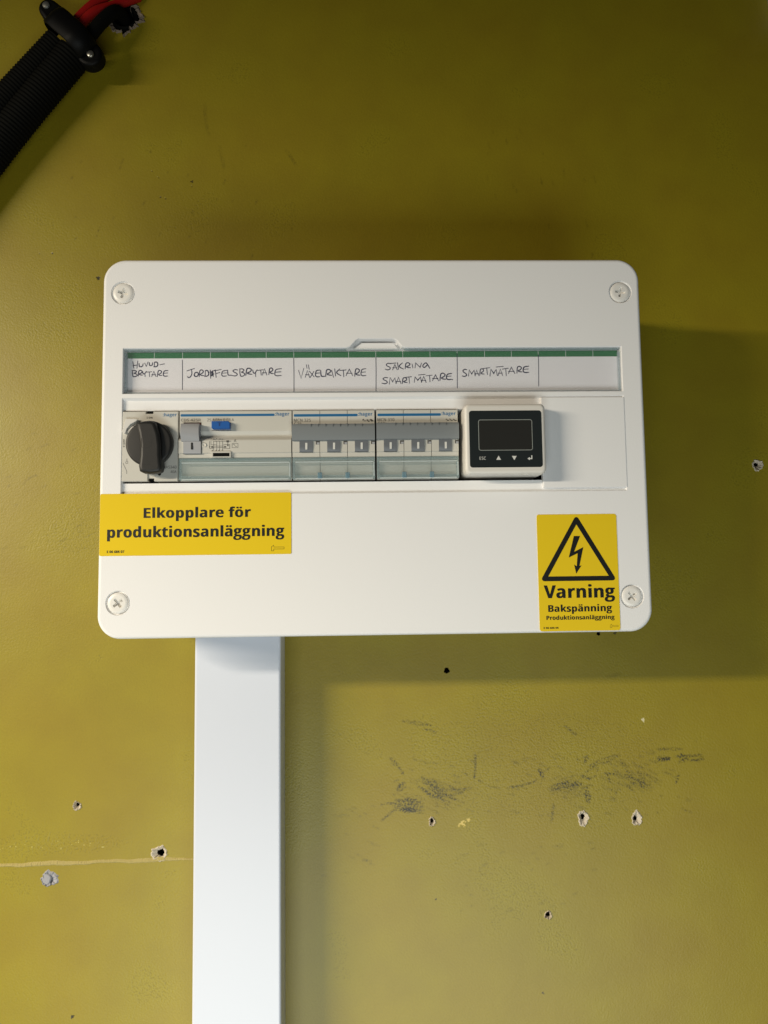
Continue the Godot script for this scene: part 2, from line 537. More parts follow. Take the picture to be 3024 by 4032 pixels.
func build_wall() -> void:
	org = Vector3.ZERO
	# centre, half width, half height of the broken edge, share left open by the bore, kind of fill
	for q in ["-218.1,-246.5,3.0,3.2,0.42", "-158.4,-281.2,5.6,5.2,0.46", "-236.4,-296.9,6.0,5.2,0.3", "39.7,-263,2.3,3.4,0.45", "151.5,-263,3.9,5.6,0.36", "191.4,-263.8,3.8,5.2,0.34", "123.3,-330.8,2.6,2.9,0.6", "296.1,-1.7,4.2,4.2,0.4", "52.7,-154.1,2.0,2.0,0.9", "167.7,-128.5,1.3,1.3,0.9", "-193.6,360.5,13,13,0.8"]:
		var f: PackedStringArray = q.split(",")
		holes.append({"c": Vector2(float(f[0]), float(f[1])), "rx": float(f[2]), "ry": float(f[3]), "open": float(f[4])})
	var xs := [WX0, WX1]
	var ys := [WY0, WY1]
	for h in holes:
		h.b = maxf(h.rx, h.ry) * 1.75 + 0.5
		xs.append(h.c.x - h.b)
		xs.append(h.c.x + h.b)
		ys.append(h.c.y - h.b)
		ys.append(h.c.y + h.b)
	xs.sort()
	ys.sort()
	var st := begin()
	var put := func(p: Vector2) -> void:
		st.set_uv(Vector2((p.x - WX0) / (WX1 - WX0), (WY1 - p.y) / (WY1 - WY0)))
		st.add_vertex(Vector3(p.x, p.y, WZ) * S)
	for i in xs.size() - 1:
		for j in ys.size() - 1:
			var c := Vector2((xs[i] + xs[i + 1]) * 0.5, (ys[j] + ys[j + 1]) * 0.5)
			var inside := false
			for h in holes:
				if absf(c.x - h.c.x) < h.b and absf(c.y - h.c.y) < h.b:
					inside = true
			if inside:
				continue
			var a := Vector2(xs[i], ys[j])
			var b := Vector2(xs[i + 1], ys[j])
			var d := Vector2(xs[i + 1], ys[j + 1])
			var e := Vector2(xs[i], ys[j + 1])
			for p in [a, d, b, a, e, d]:
				put.call(p)
	for h in holes:
		var edge := hole_edge(h, 1.0, 0.2)
		var n := edge.size()
		var out := PackedVector2Array()
		for p in edge:
			var d: Vector2 = p - h.c
			out.append(h.c + d * (h.b / maxf(absf(d.x), absf(d.y))))
		for k in n:
			var m := (k + 1) % n
			for p in [edge[k], out[m], out[k], edge[k], edge[m], out[m]]:
				put.call(p)
			if absf(out[k].x - out[m].x) > 1e-3 and absf(out[k].y - out[m].y) > 1e-3:
				var corner := Vector2(out[k].x if absf(absf(out[k].x - h.c.x) - h.b) < 1e-3 else out[m].x, out[k].y if absf(absf(out[k].y - h.c.y) - h.b) < 1e-3 else out[m].y)
				for p in [out[k], out[m], corner]:
					put.call(p)
	st.generate_normals()
	var am := st.commit()
	# the wall beyond the worked-on middle
	st = begin()
	var far := 1600.0
	for r in [[-far, -far, WX0, far], [WX1, -far, far, far], [WX0, WY1, WX1, far], [WX0, -far, WX1, WY0]]:
		quad(st, Vector3(r[0], r[1], WZ), Vector3(r[2], r[1], WZ), Vector3(r[2], r[3], WZ), Vector3(r[0], r[3], WZ))
	# its thickness
	quad(st, Vector3(-far, -far, WZ - 120), Vector3(-far, far, WZ - 120), Vector3(far, far, WZ - 120), Vector3(far, -far, WZ - 120))
	st.generate_normals()
	am = st.commit(am)
	var wm := plain(Color.WHITE, 0.47, 0.52)
	wm.albedo_texture = ImageTexture.create_from_image(Image.create_from_data(TW, TH, false, Image.FORMAT_RGB8, wall_rgb))
	wm.heightmap_enabled = true
	wm.heightmap_texture = ImageTexture.create_from_image(Image.create_from_data(TW, TH, false, Image.FORMAT_L8, wall_h))
	wm.heightmap_scale = 0.048
	wm.texture_repeat = false
	am.surface_set_material(0, wm)
	am.surface_set_material(1, plain(WALL_COLOR, 0.5))
	var wall := MeshInstance3D.new()
	wall.name = "wall"
	wall.mesh = am
	add_child(wall)
	wall.set_meta("kind", "structure")
	wall.set_meta("label", "mustard yellow painted plaster wall with drill holes and black scuffs")
	# torn rims and bores
	for hi in holes.size():
		var h: Dictionary = holes[hi]
		var rim := begin()
		var big: bool = h.rx > 10.0
		var clean: bool = h.open > 0.85
		var e0 := hole_edge(h, 1.06, 0.2)
		var e1 := hole_edge(h, lerpf(h.open, 1.0, 0.55), 0.3)
		var e2 := hole_edge(h, h.open, 0.25)
		if not clean:      # off-centre opening as torn out by the drill
			var sh: Vector2 = Vector2(sin(hi * 2.3), cos(hi * 1.7)) * (1.0 - h.open) * h.rx * 0.3
			for k in e2.size():
				e2[k] += sh
				e1[k] += sh * 0.5
		var hz := func(k: int, a: float) -> float:
			return a * (0.5 + 0.5 * sin(k * 1.9 + hi) * sin(k * 0.7 + hi * 3))
		rim.set_smooth_group(-1)
		var lift := 0.25 if clean else 1.1
		if big:
			lift = 3.2
		for k in e0.size():
			var m := (k + 1) % e0.size()
			var z0 := WZ - 0.1
			var a0 := v3(e0[k], z0)
			var a1 := v3(e0[m], z0)
			var b0: Vector3 = v3(e0[k].lerp(e1[k], 0.45), WZ + 0.15 + hz.call(k, lift))
			var b1 := v3(e0[m].lerp(e1[m], 0.45), WZ + 0.15 + hz.call(m, lift))
			var c0 := v3(e1[k], WZ - 0.5 + hz.call(k + 5, lift * 0.6))
			var c1 := v3(e1[m], WZ - 0.5 + hz.call(m + 5 if m > 0 else 5 + e0.size(), lift * 0.6)) if m > 0 else v3(e1[0], WZ - 0.5 + hz.call(5, lift * 0.6))
			quad(rim, a0, a1, b1, b0)
			quad(rim, b0, b1, c1, c0)
			quad(rim, c0, c1, v3(e2[m], WZ - 2.2), v3(e2[k], WZ - 2.2))
		var mat: Material = M.plaster
		if big:
			mat = M.fibre
		elif clean:
			mat = M.bore
		elif hi == 2:
			mat = M.plaster_grey
		var ro := obj("cable_hole" if big else "drill_hole", rim, mat, wall)
		var bo := begin()
		skirt(bo, e2, WZ - 30.0, e2, WZ - 2.2)
		fill(bo, e2, WZ - 30.0)
		# seen from inside
		obj("bore", bo, M.bore, ro)
	# filler plug beside the small opening of one hole
	var pl := begin()
	var pc := Vector2(-238.6, -297.2)
	var pe := PackedVector2Array()
	for k in 18:
		var a := TAU * k / 18.0
		pe.append(pc + Vector2(cos(a) * 3.3, sin(a) * 3.9) * (1.0 + 0.07 * sin(a * 4.0) + 0.05 * sin(a * 7.0)))
	prism(pl, pe, WZ - 3.0, WZ + 0.5, 0.8, 2, true)
	obj("wall_plug", pl, M.plaster_grey, wall)
	# sandy joint of filler left unpainted
	var rg := begin()
	rg.set_smooth_group(-1)
	var prev := []
	for k in 420:
		var t := k / 419.0
		var x := lerpf(-330.0, -126.0, t)
		var y := lerpf(-287.6, -285.2, t) + 0.35 * sin(t * 31.0) + 0.15 * sin(t * 83.0)
		var w := 1.55 + 0.3 * sin(t * 17.0) + rng.randf_range(-0.22, 0.22) - 0.8 * smoothstep(0.75, 1.0, t)
		var hgt := 0.6 + rng.randf_range(-0.1, 0.15)
		var row := [Vector3(x, y - w, WZ - 0.1), Vector3(x, y - w * 0.5, WZ + hgt), Vector3(x, y + w * 0.2, WZ + hgt * rng.randf_range(0.7, 1.1)), Vector3(x, y + w, WZ - 0.1)]
		if k > 0:
			for q in 3:
				quad(rg, prev[q], row[q], row[q + 1], prev[q + 1])
		prev = row
	obj("plaster_joint", rg, M.sand, wall)

# ------------------------------------------------------------------ the board itself
func build_board() -> void:
	var b := thing("distribution_board", "white plastic distribution board with rounded corners mounted on the mustard wall", "distribution board", Vector3(0, -118.4, WZ))
	# back box
	var st := begin()
	var bo := rrect(-168.2, -116.6, 168.2, 116.6, 12.5, 8)
	st.set_smooth_group(1)
	skirt(st, bo, WZ, bo, -12.0)
	st.set_smooth_group(-1)
	# floor of the opening, ledges behind the devices
	quad(st, Vector3(-160, -34, -34), Vector3(160, -34, -34), Vector3(160, 34, -34), Vector3(-160, 34, -34))
	obj("back_box", st, M.white, b)
	var dk := begin()
	box(dk, -158.5, -30, -33.5, 158.5, 30, -24)
	obj("mounting_rail", dk, M.darkgap, b)
	# front cover
	st = begin()
	var L := 167.8
	var scr := [Vector2(-157.5, 96.7), Vector2(157.5, 96.7), Vector2(-157.5, -96.7), Vector2(157.5, -96.7)]
	var R := 7.5
	var ro := 11.8
	var topy := 116.2
	var a1 := PackedVector2Array([Vector2(-L, 96.7)])
	a1.append_array(arc(scr[0], R, 180, 0, 16))
	a1.append_array(arc(scr[1], R, 180, 0, 16))
	a1.append(Vector2(L, 96.7))
	a1.append_array(arc(Vector2(L - ro, topy - ro), ro, 0, 90, 10))
	a1.append_array(arc(Vector2(-L + ro, topy - ro), ro, 90, 180, 10))
	fill(st, a1, 0.0)
	var notch := poly("-17.4,61.4 -15.6,61.9 -12.6,65.2 -11.4,66.4 -9.8,67.0 11.6,67.0 13.2,66.6 14.6,65.6 17.4,62.0 19.4,61.4")
	var a2 := poly("-167.8,46 -157,46 -157,61.4")
	a2.append_array(notch)
	a2.append_array(poly("157,61.4 157,46 167.8,46 167.8,96.7"))
	a2.append_array(arc(scr[1], R, 0, -180, 16))
	a2.append_array(arc(scr[0], R, 0, -180, 16))
	a2.append(Vector2(-L, 96.7))
	fill(st, a2, 0.0)
	fill(st, poly("-167.8,0 -157,0 -157,29.6 157,29.6 157,0 167.8,0 167.8,46 157,46 157,32.1 -157,32.1 -157,46 -167.8,46"), 0.0)
	var c1 := PackedVector2Array([Vector2(-L, -96.7)])
	c1.append_array(arc(scr[2], R, 180, 0, 16))
	c1.append_array(arc(scr[3], R, 180, 0, 16))
	c1.append_array(poly("167.8,-96.7 167.8,0 157,0 157,-31 -157,-31 -157,0 -167.8,0"))
	fill(st, c1, 0.0)
	var c2 := PackedVector2Array()
	c2.append_array(arc(Vector2(-L + ro, -topy + ro), ro, 180, 270, 10))
	c2.append_array(arc(Vector2(L - ro, -topy + ro), ro, 270, 360, 10))
	c2.append(Vector2(L, -96.7))
	c2.append_array(arc(scr[3], R, 0, -180, 16))
	c2.append_array(arc(scr[2], R, 0, -180, 16))
	c2.append(Vector2(-L, -96.7))
	fill(st, c2, 0.0)
	# rolled edge
	var inner := rrect(-L, -topy, L, topy, ro, 12)
	st.set_smooth_group(1)
	var last := inner
	var lz := 0.0
	for k in range(1, 7):
		var t := PI * 0.5 * k / 6
		var nx := inset(inner, -2.2 * sin(t))
		var nz := -2.2 * (1.0 - cos(t))
		skirt(st, nx, nz, last, lz)
		last = nx
		lz = nz
	skirt(st, inset(inner, -2.6), -16.0, last, lz)
	# screw dishes
	for s in scr:
		st.set_smooth_group(2)
		skirt(st, circle(s, 7.5, 32), 0.0, circle(s, 6.9, 32), -1.6)
		st.set_smooth_group(-1)
		skirt(st, circle(s, 6.9, 32), -1.6, circle(s, 4.0, 32), -1.7)
	# label window: wall and floor
	var win := poly("-157,32.1 157,32.1 157,61.4")
	for k in notch.size():
		win.append(notch[notch.size() - 1 - k])
	win.append(Vector2(-157, 61.4))
	st.set_smooth_group(-1)
	skirt(st, win, 0.0, inset(win, 0.35), -0.5)
	skirt(st, inset(win, 0.35), -0.5, inset(win, 0.6), -5.6)
	fill(st, inset(win, 0.6), -5.6)
	# rail zone: bevelled step, two ledges, opening
	var rz := poly("-157,-31 157,-31 157,29.6 -157,29.6")
	var rz2 := poly("-156.2,-29.6 156.2,-29.6 156.2,28.2 -156.2,28.2")
	skirt(st, rz, 0.0, rz2, -1.9)
	var op := poly("-156.2,-23.6 156.2,-23.6 156.2,21.9 -156.2,21.9")
	quad(st, v3(rz2[0], -1.9), v3(rz2[1], -1.9), v3(op[1], -1.9), v3(op[0], -1.9))
	quad(st, v3(op[3], -1.9), v3(op[2], -1.9), v3(rz2[2], -1.9), v3(rz2[3], -1.9))
	skirt(st, op, -1.9, op, -24.0)
	obj("front_cover", st, M.white, b)
	# screws: one is made, three are copies, each turned its own way
	var first: MeshInstance3D
	var keep := org
	var turns := [-16.0, -9.0, 38.0, 40.0]
	for i in 4:
		if i == 0:
			org = Vector3.ZERO
			st = begin()
			var n := 48
			var cross := PackedVector2Array()
			for k in n:
				var a := TAU * k / n
				var ca := absf(cos(a))
				var sa := absf(sin(a))
				var w := 0.85
				var ln := 3.3
				cross.append(Vector2(cos(a), sin(a)) * minf(maxf(w / maxf(sa, 0.001), w / maxf(ca, 0.001)), ln) if minf(sa, ca) * minf(maxf(w / maxf(sa, 0.001), w / maxf(ca, 0.001)), ln) <= w + 0.01 else Vector2(cos(a), sin(a)) * (w * 1.414))
			st.set_smooth_group(1)
			skirt(st, circle(Vector2.ZERO, 6.35, n), -1.6, circle(Vector2.ZERO, 6.35, n), -0.5)
			skirt(st, circle(Vector2.ZERO, 6.35, n), -0.5, circle(Vector2.ZERO, 5.9, n), -0.1)
			skirt(st, circle(Vector2.ZERO, 5.9, n), -0.1, circle(Vector2.ZERO, 4.4, n), 0.05)
			st.set_smooth_group(-1)
			skirt(st, circle(Vector2.ZERO, 4.4, n), 0.05, cross, 0.05)
			var deep := PackedVector2Array()
			for p in cross:
				deep.append(p * 0.72)
			skirt(st, cross, 0.05, deep, -2.2)
			fill(st, deep, -2.2)
			first = obj("screw", st, M.screw, b)
			org = keep
		var s: MeshInstance3D = first if i == 0 else first.duplicate()
		if i > 0:
			b.add_child(s)
			s.name = "screw_%03d" % i
		s.position = (Vector3(scr[i].x, scr[i].y, 0.0) - keep) * S
		s.rotation_degrees.z = turns[i]
	# blank cover to the right of the devices
	st = begin()
	prism(st, rrect(104.2, -28.9, 157.3, 28.6, 0.6, 3), -4.0, 0.35, 0.5, 2, false)
	obj("blanking_plate", st, M.white, b)
	# clear window over the labels, with its lip and its finger tab
	st = begin()
	prism(st, rrect(-156.2, 32.7, 156.2, 60.8, 0.4, 2), -1.6, -0.7, 0.25, 1, false, true)
	var lc := obj("label_cover", st, M.clear, b)
	st = begin()
	box(st, -156.2, 60.25, -4.6, -18.0, 60.7, -1.7, 0.1)
	box(st, 18.5, 60.25, -4.6, 156.2, 60.7, -1.7, 0.1)
	box(st, -156.2, 32.9, -4.6, 156.2, 33.6, -1.7, 0.1)
	box(st, -156.1, 33.7, -4.6, -155.2, 58.6, -1.7, 0.1)
	box(st, 155.3, 33.7, -4.6, 156.1, 58.6, -1.7, 0.1)
	obj("cover_rib", st, M.clear_edge, lc)
	st = begin()
	prism(st, poly("-13.5,60.9 15.2,60.9 12.2,64.9 -8.0,64.9"), -4.4, -2.6, 0.4, 1, false)
	obj("finger_tab", st, M.white, lc)

# ------------------------------------------------------------------ handwriting
const GLYPH := {
	"A": "0,0 .48,1 1,-.02|.02,.36 .9,.34", "B": "0,.98 .5,1 .85,.86 .72,.66 .3,.56 .8,.46 1,.24 .72,.04 .2,0 .1,.5 .08,.9",
	"D": "0,.03 .5,0 .95,.22 1,.6 .75,.95 .4,1 .15,.9|.16,.95 .12,.1", "E": "1,1 .3,.93 .12,.6 .1,.2 .35,0 .98,.08|.12,.52 .92,.58",
	"F": "0,.84 1,1|.16,.88 .26,0|.2,.48 .8,.6", "G": "1,0 .7,.6 .5,1 .15,.7 0,.35 .2,.1 .45,.3 .62,.62", "H": "0,.92 .22,0|1,1 .88,-.02|.04,.3 .92,.42",
	"I": "0,1 1,0", "J": "0,.76 1,1|.6,.92 .68,.4 .45,.06 .2,0 .05,.14", "K": "0,1 .16,0|.85,1 .14,.46 1,.04", "L": "0,1 .06,.35 .2,.06 1,.1",
	"M": "0,0 .12,1 .5,.35 .86,.98 1,.05", "N": "0,0 .1,1 .78,.1 1,1", "O": "0,.4 .2,.9 .7,1 1,.6 .8,.15 .35,0 .05,.2 .02,.45",
	"R": "0,0 .14,.94 .6,1 .95,.78 .72,.5 .2,.34 .45,.2 1,.16", "S": "1,.92 .6,1 .15,.82 .3,.62 .85,.4 .98,.18 .5,0 0,.12",
	"T": "0,.9 1,1|.56,.95 .64,0", "U": "0,1 .01,.55 .06,.15 .35,-.02 .7,.03 .93,.3 1,.95", "V": "0,.8 .45,0 1,1", "X": "0,1 1,.1|.94,.94 .16,0",
	"Y": "0,.98 .1,.6 .45,.46 .95,1|.6,.56 .66,0", "-": "0,0 1,1", "|": "0,1 1,0", ".": "0,0 1,1", "f": "0,.7 1,.98|.05,.95 .14,0|.1,.6 .6,.75 .2,.4 .8,.55 .1,.25 .55,.35|.5,.9 .62,.2"}
const NOTES := {
	"HUVUD-": "H -152.3 50.1 -149.2 54.5;U -148.4 50.8 -145.9 52.9;V -144.9 51.0 -142.7 53.8;U -142.0 51.5 -139.9 53.5;D -139.1 50.7 -136.6 53.9;- -135.2 52.0 -132.4 52.7",
	"BRYTARE": "B -152.7 44.4 -149.2 48.5;R -148.8 44.8 -146.1 48.6;Y -146.1 44.5 -143.6 47.8;T -143.8 44.4 -140.5 47.6;A -140.4 44.5 -137.6 47.9;R -136.8 44.4 -133.9 48.5;E -133.5 44.6 -130.3 48.4",
	"JORDFELSBRYTARE": "J -118.2 43.6 -113.8 49.5;O -113.8 44.3 -111.0 47.1;R -110.7 44.2 -107.7 48.7;D -107.3 44.4 -104.7 48.3;f -104.0 43.2 -100.4 48.7;F -101.2 43.8 -96.9 48.8;E -96.9 44.4 -93.3 48.2;L -92.9 44.8 -90.2 48.4;S -90.2 44.5 -86.5 48.8;B -85.5 44.3 -81.9 49.2;R -81.4 44.9 -77.6 49.6;Y -77.0 44.1 -74.2 48.5;T -74.0 45.1 -70.5 48.5;A -71.0 45.1 -68.1 49.1;R -66.9 45.4 -64.1 49.7;E -63.7 44.4 -59.0 49.1",
	"VAXELRIKTARE": "V -48.1 42.8 -44.9 49.2;A -43.9 43.5 -41.3 48.0;| -43.2 49.3 -42.8 51.6;| -42.0 48.7 -41.4 51.6;X -41.4 43.3 -38.4 47.5;E -37.8 43.6 -34.7 48.2;L -34.2 43.7 -31.4 48.0;R -31.0 44.0 -27.4 48.6;I -27.2 43.5 -26.1 47.8;K -25.3 44.3 -21.5 48.8;T -22.1 43.8 -18.1 48.2;A -18.1 44.5 -14.0 48.7;R -12.7 43.9 -9.3 49.0;E -9.1 44.1 -5.6 48.8",
	"SAKRING": "S 6.7 47.9 10.2 52.4;A 11.4 48.1 14.4 51.5;- 10.0 52.2 13.6 52.5;K 14.5 48.4 18.3 52.5;R 19.4 48.7 22.9 52.6;I 23.9 49.2 24.4 51.8;N 25.7 49.3 29.8 52.4;G 30.5 48.9 35.2 52.7",
	"SMARTMATARE.": "S 4.5 39.0 8.2 43.2;M 9.2 38.8 13.5 43.0;A 13.5 39.1 16.7 43.2;R 17.5 39.2 20.7 43.0;T 19.6 39.4 23.4 43.6;M 25.1 40.0 29.7 43.3;A 29.6 39.8 32.7 43.7;- 27.9 44.7 32.1 45.0;T 32.5 40.3 36.6 44.5;A 36.7 40.9 40.6 44.7;R 41.4 41.0 45.1 45.8;E 45.2 41.4 49.0 45.5;. 49.4 41.3 49.6 41.6",
	"SMARTMATARE": "S 55.7 43.4 58.7 48.2;M 59.7 43.7 64.0 47.7;A 63.8 43.9 66.4 47.6;R 67.0 44.3 69.8 48.5;T 69.0 44.6 73.4 49.1;M 73.5 43.8 78.2 48.1;A 78.8 44.1 81.5 48.2;- 77.5 49.5 82.1 49.9;T 81.6 43.9 85.2 48.7;A 85.3 45.2 89.4 49.3;R 90.7 45.5 94.1 50.0;E 94.4 45.7 98.4 50.0"}

func smoothed(p: PackedVector2Array) -> PackedVector2Array:      # one round of corner cutting, ends kept
	if p.size() < 3:
		return p
	var out := PackedVector2Array([p[0]])
	for i in range(0, p.size() - 1):
		if i > 0:
			out.append(p[i].lerp(p[i + 1], 0.22))
		if i < p.size() - 2:
			out.append(p[i].lerp(p[i + 1], 0.78))
	out.append(p[p.size() - 1])
	return out

func build_labels() -> void:
	var t := thing("label_strip", "handwritten paper label strip with a green band behind the clear window", "label", Vector3(0, 33.4, -5.2))
	var st := begin()
	box(st, -156.1, 33.4, -5.2, 156.1, 60.3, -5.0)
	obj("paper", st, M.paper, t)
	var divs := [-156.0, -138.91, -121.22, -103.7, -86.13, -68.63, -51.19, -33.81, -16.49, 0.82, 18.02, 35.36, 52.74, 70.26, 87.49, 104.76, 122.49, 140.04, 156.0]
	for i in divs.size() - 1:
		st = begin()
		quad(st, Vector3(divs[i] + 0.12, 56.1, -4.95), Vector3(divs[i + 1] - 0.12, 56.1, -4.95), Vector3(divs[i + 1] - 0.12, 60.1, -4.95), Vector3(divs[i] + 0.12, 60.1, -4.95))
		obj("green_field", st, M.green, t)
	for n in NOTES:
		st = begin()
		for item in (NOTES[n] as String).split(";"):
			var f: PackedStringArray = item.split(" ")
			var x0 := float(f[1])
			var y0 := float(f[2])
			var w := float(f[3]) - x0
			var h := float(f[4]) - y0
			var k := 0
			for s in (GLYPH[f[0]] as String).split("|"):
				var pts := PackedVector2Array()
				for q in poly(s):
					pts.append(Vector2(x0 + q.x * w + rng.randf_range(-0.08, 0.08), y0 + q.y * h + rng.randf_range(-0.08, 0.08)))
				if f[0] != "M" and f[0] != "V" and f[0] != "N" and f[0] != "A":
					pts = smoothed(smoothed(pts))
				ribbon(st, pts, 0.66 + rng.randf_range(-0.06, 0.08), -4.94 + 0.012 * k, false, true)
				k += 1
		obj("handwriting", st, M.ink, t)
	for q in [[-121.3, 55.0, -121.1, 36.0], [-51.2, 56.0, -51.1, 33.9], [0.9, 56.0, 0.7, 33.9], [52.7, 58.5, 52.4, 36.0], [104.9, 57.5, 104.5, 37.0]]:
		st = begin()
		ribbon(st, PackedVector2Array([Vector2(q[0], q[1]), Vector2(lerpf(q[0], q[2], 0.4) + 0.08, lerpf(q[1], q[3], 0.4)), Vector2(q[2], q[3])]), 0.45, -4.93)
		obj("pen_line", st, M.ink, t)

# ------------------------------------------------------------------ devices on the rail
const PROF := "21.2,-26 21.2,-0.5 20.8,0 12.0,0 8.4,0 7.4,-0.45 6.2,-1.3 5.2,-1.35 4.3,-0.2 3.2,1.7 2.2,2.3 -5.4,2.3 -5.7,1.9 -5.8,1.5 -8.4,1.4 -8.6,-1.6 -21.6,-1.9 -22.4,-1.9 -22.4,-26"

func shield(t: Node3D, x0: float, x1: float, clips: Array) -> void:     # clear terminal shield
	var st := begin()
	prism(st, rrect(x0, -22.3, x1, -8.7, 0.5, 3), 1.0, 2.4, 0.4, 1, false, true)
	var o := obj("terminal_shield", st, M.shield, t)
	st = begin()
	box(st, x0 + 0.2, -11.3, 0.2, x1 - 0.2, -8.8, 0.95, 0.1)
	box(st, x0 + 0.15, -22.0, -1.2, x0 + 1.5, -11.4, 0.95, 0.1)
	box(st, x1 - 1.5, -22.0, -1.2, x1 - 0.15, -11.4, 0.95, 0.1)
	box(st, x0 + 1.6, -21.6, -1.2, x1 - 1.6, -19.6, 0.95, 0.1)
	obj("shield_rib", st, M.shield_edge, o)
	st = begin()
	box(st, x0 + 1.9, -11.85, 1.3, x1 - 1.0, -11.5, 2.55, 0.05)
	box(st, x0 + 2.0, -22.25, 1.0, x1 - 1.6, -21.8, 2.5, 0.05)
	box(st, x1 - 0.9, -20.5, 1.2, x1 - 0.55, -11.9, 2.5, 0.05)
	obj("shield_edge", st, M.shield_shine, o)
	for c in clips:
		st = begin()
		prism(st, rrect(c - 1.4, -21.9, c + 1.4, -18.2, 0.3, 2), 1.5, 3.0, 0.3, 1, false)
		obj("shield_clip", st, M.clip, o)

func brand(t: Node3D, x0: float, x1: float, y0: float, y1: float, z: float) -> void:
	lettering(t, M.blue, ":hager", true, x0, y0, x1, y1, z)

func squiggle(st: SurfaceTool, x0: float, x1: float, y: float, h: float, z: float) -> void:   # print too small to read
	var x := x0
	while x < x1:
		var w := rng.randf_range(0.25, 0.6)
		ribbon(st, PackedVector2Array([Vector2(x, y + rng.randf_range(-h, h) * 0.3), Vector2(x + w, y + rng.randf_range(-h, h) * 0.3)]), h * rng.randf_range(0.5, 1.0), z)
		x += w + rng.randf_range(0.15, 0.35)

func build_main_switch() -> void:
	var t := thing("main_switch", "light grey rotary main switch with a big black knob, leftmost on the rail", "switch", Vector3(-139.3, -22.4, -26))
	var st := begin()
	prism(st, poly("-156.4,-22.4 -140.5,-22.4 -140.5,-16 -136.6,-16 -136.6,-22.4 -122.2,-22.4 -122.2,21.1 -137.6,21.1 -137.6,19.7 -142.1,19.7 -142.1,21.1 -156.4,21.1"), -26, 0.0, 0.3, 1, false)
	box(st, -141, -20.5, -26, -136.2, -15.8, -0.9)
	obj("body", st, M.device, t)
	st = begin()
	box(st, -142.3, 17, -26, -137.2, 21.0, -3)
	obj("slot", st, M.darkgap, t)
	st = begin()
	box(st, -140.6, -22.3, -26, -136.3, -20.6, -3)
	obj("slot", st, M.darkgap, t)
	# padlock tab
	st = begin()
	prism(st, poly("-156.1,8.2 -154.6,7.0 -153.9,7.6 -153.0,10.2 -150.8,12.9 -147.8,14.4 -146.4,15.7 -148.2,16.2 -153.9,16.3"), 0.0, 1.9, 0.25, 1, false)
	prism(st, poly("-153.6,8.6 -151.6,6.4 -147,9 -147.2,12.0 -150.4,11.7"), 0.0, 0.9, 0.2, 1, false)
	obj("locking_tab", st, M.lever, t)
	# knob
	st = begin()
	var c := Vector2(-138.6, 0.2)
	lathe(st, c, PackedVector2Array([Vector2(13.6, 0.3), Vector2(14.1, 1.0), Vector2(14.1, 4.6), Vector2(13.9, 5.4), Vector2(13.3, 5.9), Vector2(12.6, 6.0), Vector2(0, 6.0)]), 72)
	var kn := obj("knob", st, M.knob, t)
	st = begin()
	prism(st, poly("-142.9,-17.3 -141.0,-18.3 -136.4,-18.7 -132.0,-18.2 -130.2,-17.3 -129.5,-14.4 -130.2,-8 -130.3,-1.3 -131.4,6 -133.8,12.4 -136.2,13.4 -139.8,13.5 -143.0,12.9 -145.3,11.9 -144.0,6 -142.9,-1.3 -142.9,-8 -143.5,-14.2"), 2.5, 9.6, 2.2, 5, true)
	obj("grip", st, M.knob, kn)
	st = begin()
	ribbon(st, poly("-141.7,2.6 -141.6,-2.9 -140.9,-3.2 -137.2,-3.2 -136.2,-2.6 -135.8,-1.4 -135.8,2.0"), 0.22, 9.64)
	ribbon(st, poly("-140.9,-13.5 -136.0,-13.3"), 0.5, 9.64)
	ribbon(st, poly("-139.6,-17.3 -134.4,-17.2"), 0.45, 9.0)
	obj("grip_mark", st, M.knobmark, kn)
	# print
	lettering(t, M.print_dark, "I ON", true, -141.6, 16.6, -138.1, 17.75, 0.06)
	lettering(t, M.print_dark, "0 OFF", true, -155.9, -1.1, -154.8, 3.8, 0.06, true)
	st = begin()
	ribbon(st, poly("-155.6,-11.0 -155.3,-12 -153.3,-16.2 -153.4,-17.7"), 0.22, 0.06)
	ribbon(st, poly("-153.4,-8.3 -153.4,-9.7"), 0.22, 0.06)
	ribbon(st, poly("-152.8,-9.9 -152.8,-11.3 -154.0,-11.3 -154.1,-10.4 -153.4,-9.9"), 0.2, 0.06, true)
	obj("switch_symbol", st, M.print, t)
	lettering(t, M.print, "HAS340", false, -131.1, -14.7, -122.9, -12.9, 0.06)
	lettering(t, M.print, "40A", false, -126.6, -17.5, -122.9, -15.9, 0.06)
	brand(t, -131.7, -123.2, 17.3, 20.1, 0.06)
	st = begin()
	lathe(st, Vector2(-133.4, -17.8), PackedVector2Array([Vector2(1.15, 0.0), Vector2(1.1, 0.12), Vector2(0, 0.12)]), 24)
	obj("indicator_hole", st, M.darkgap, t)

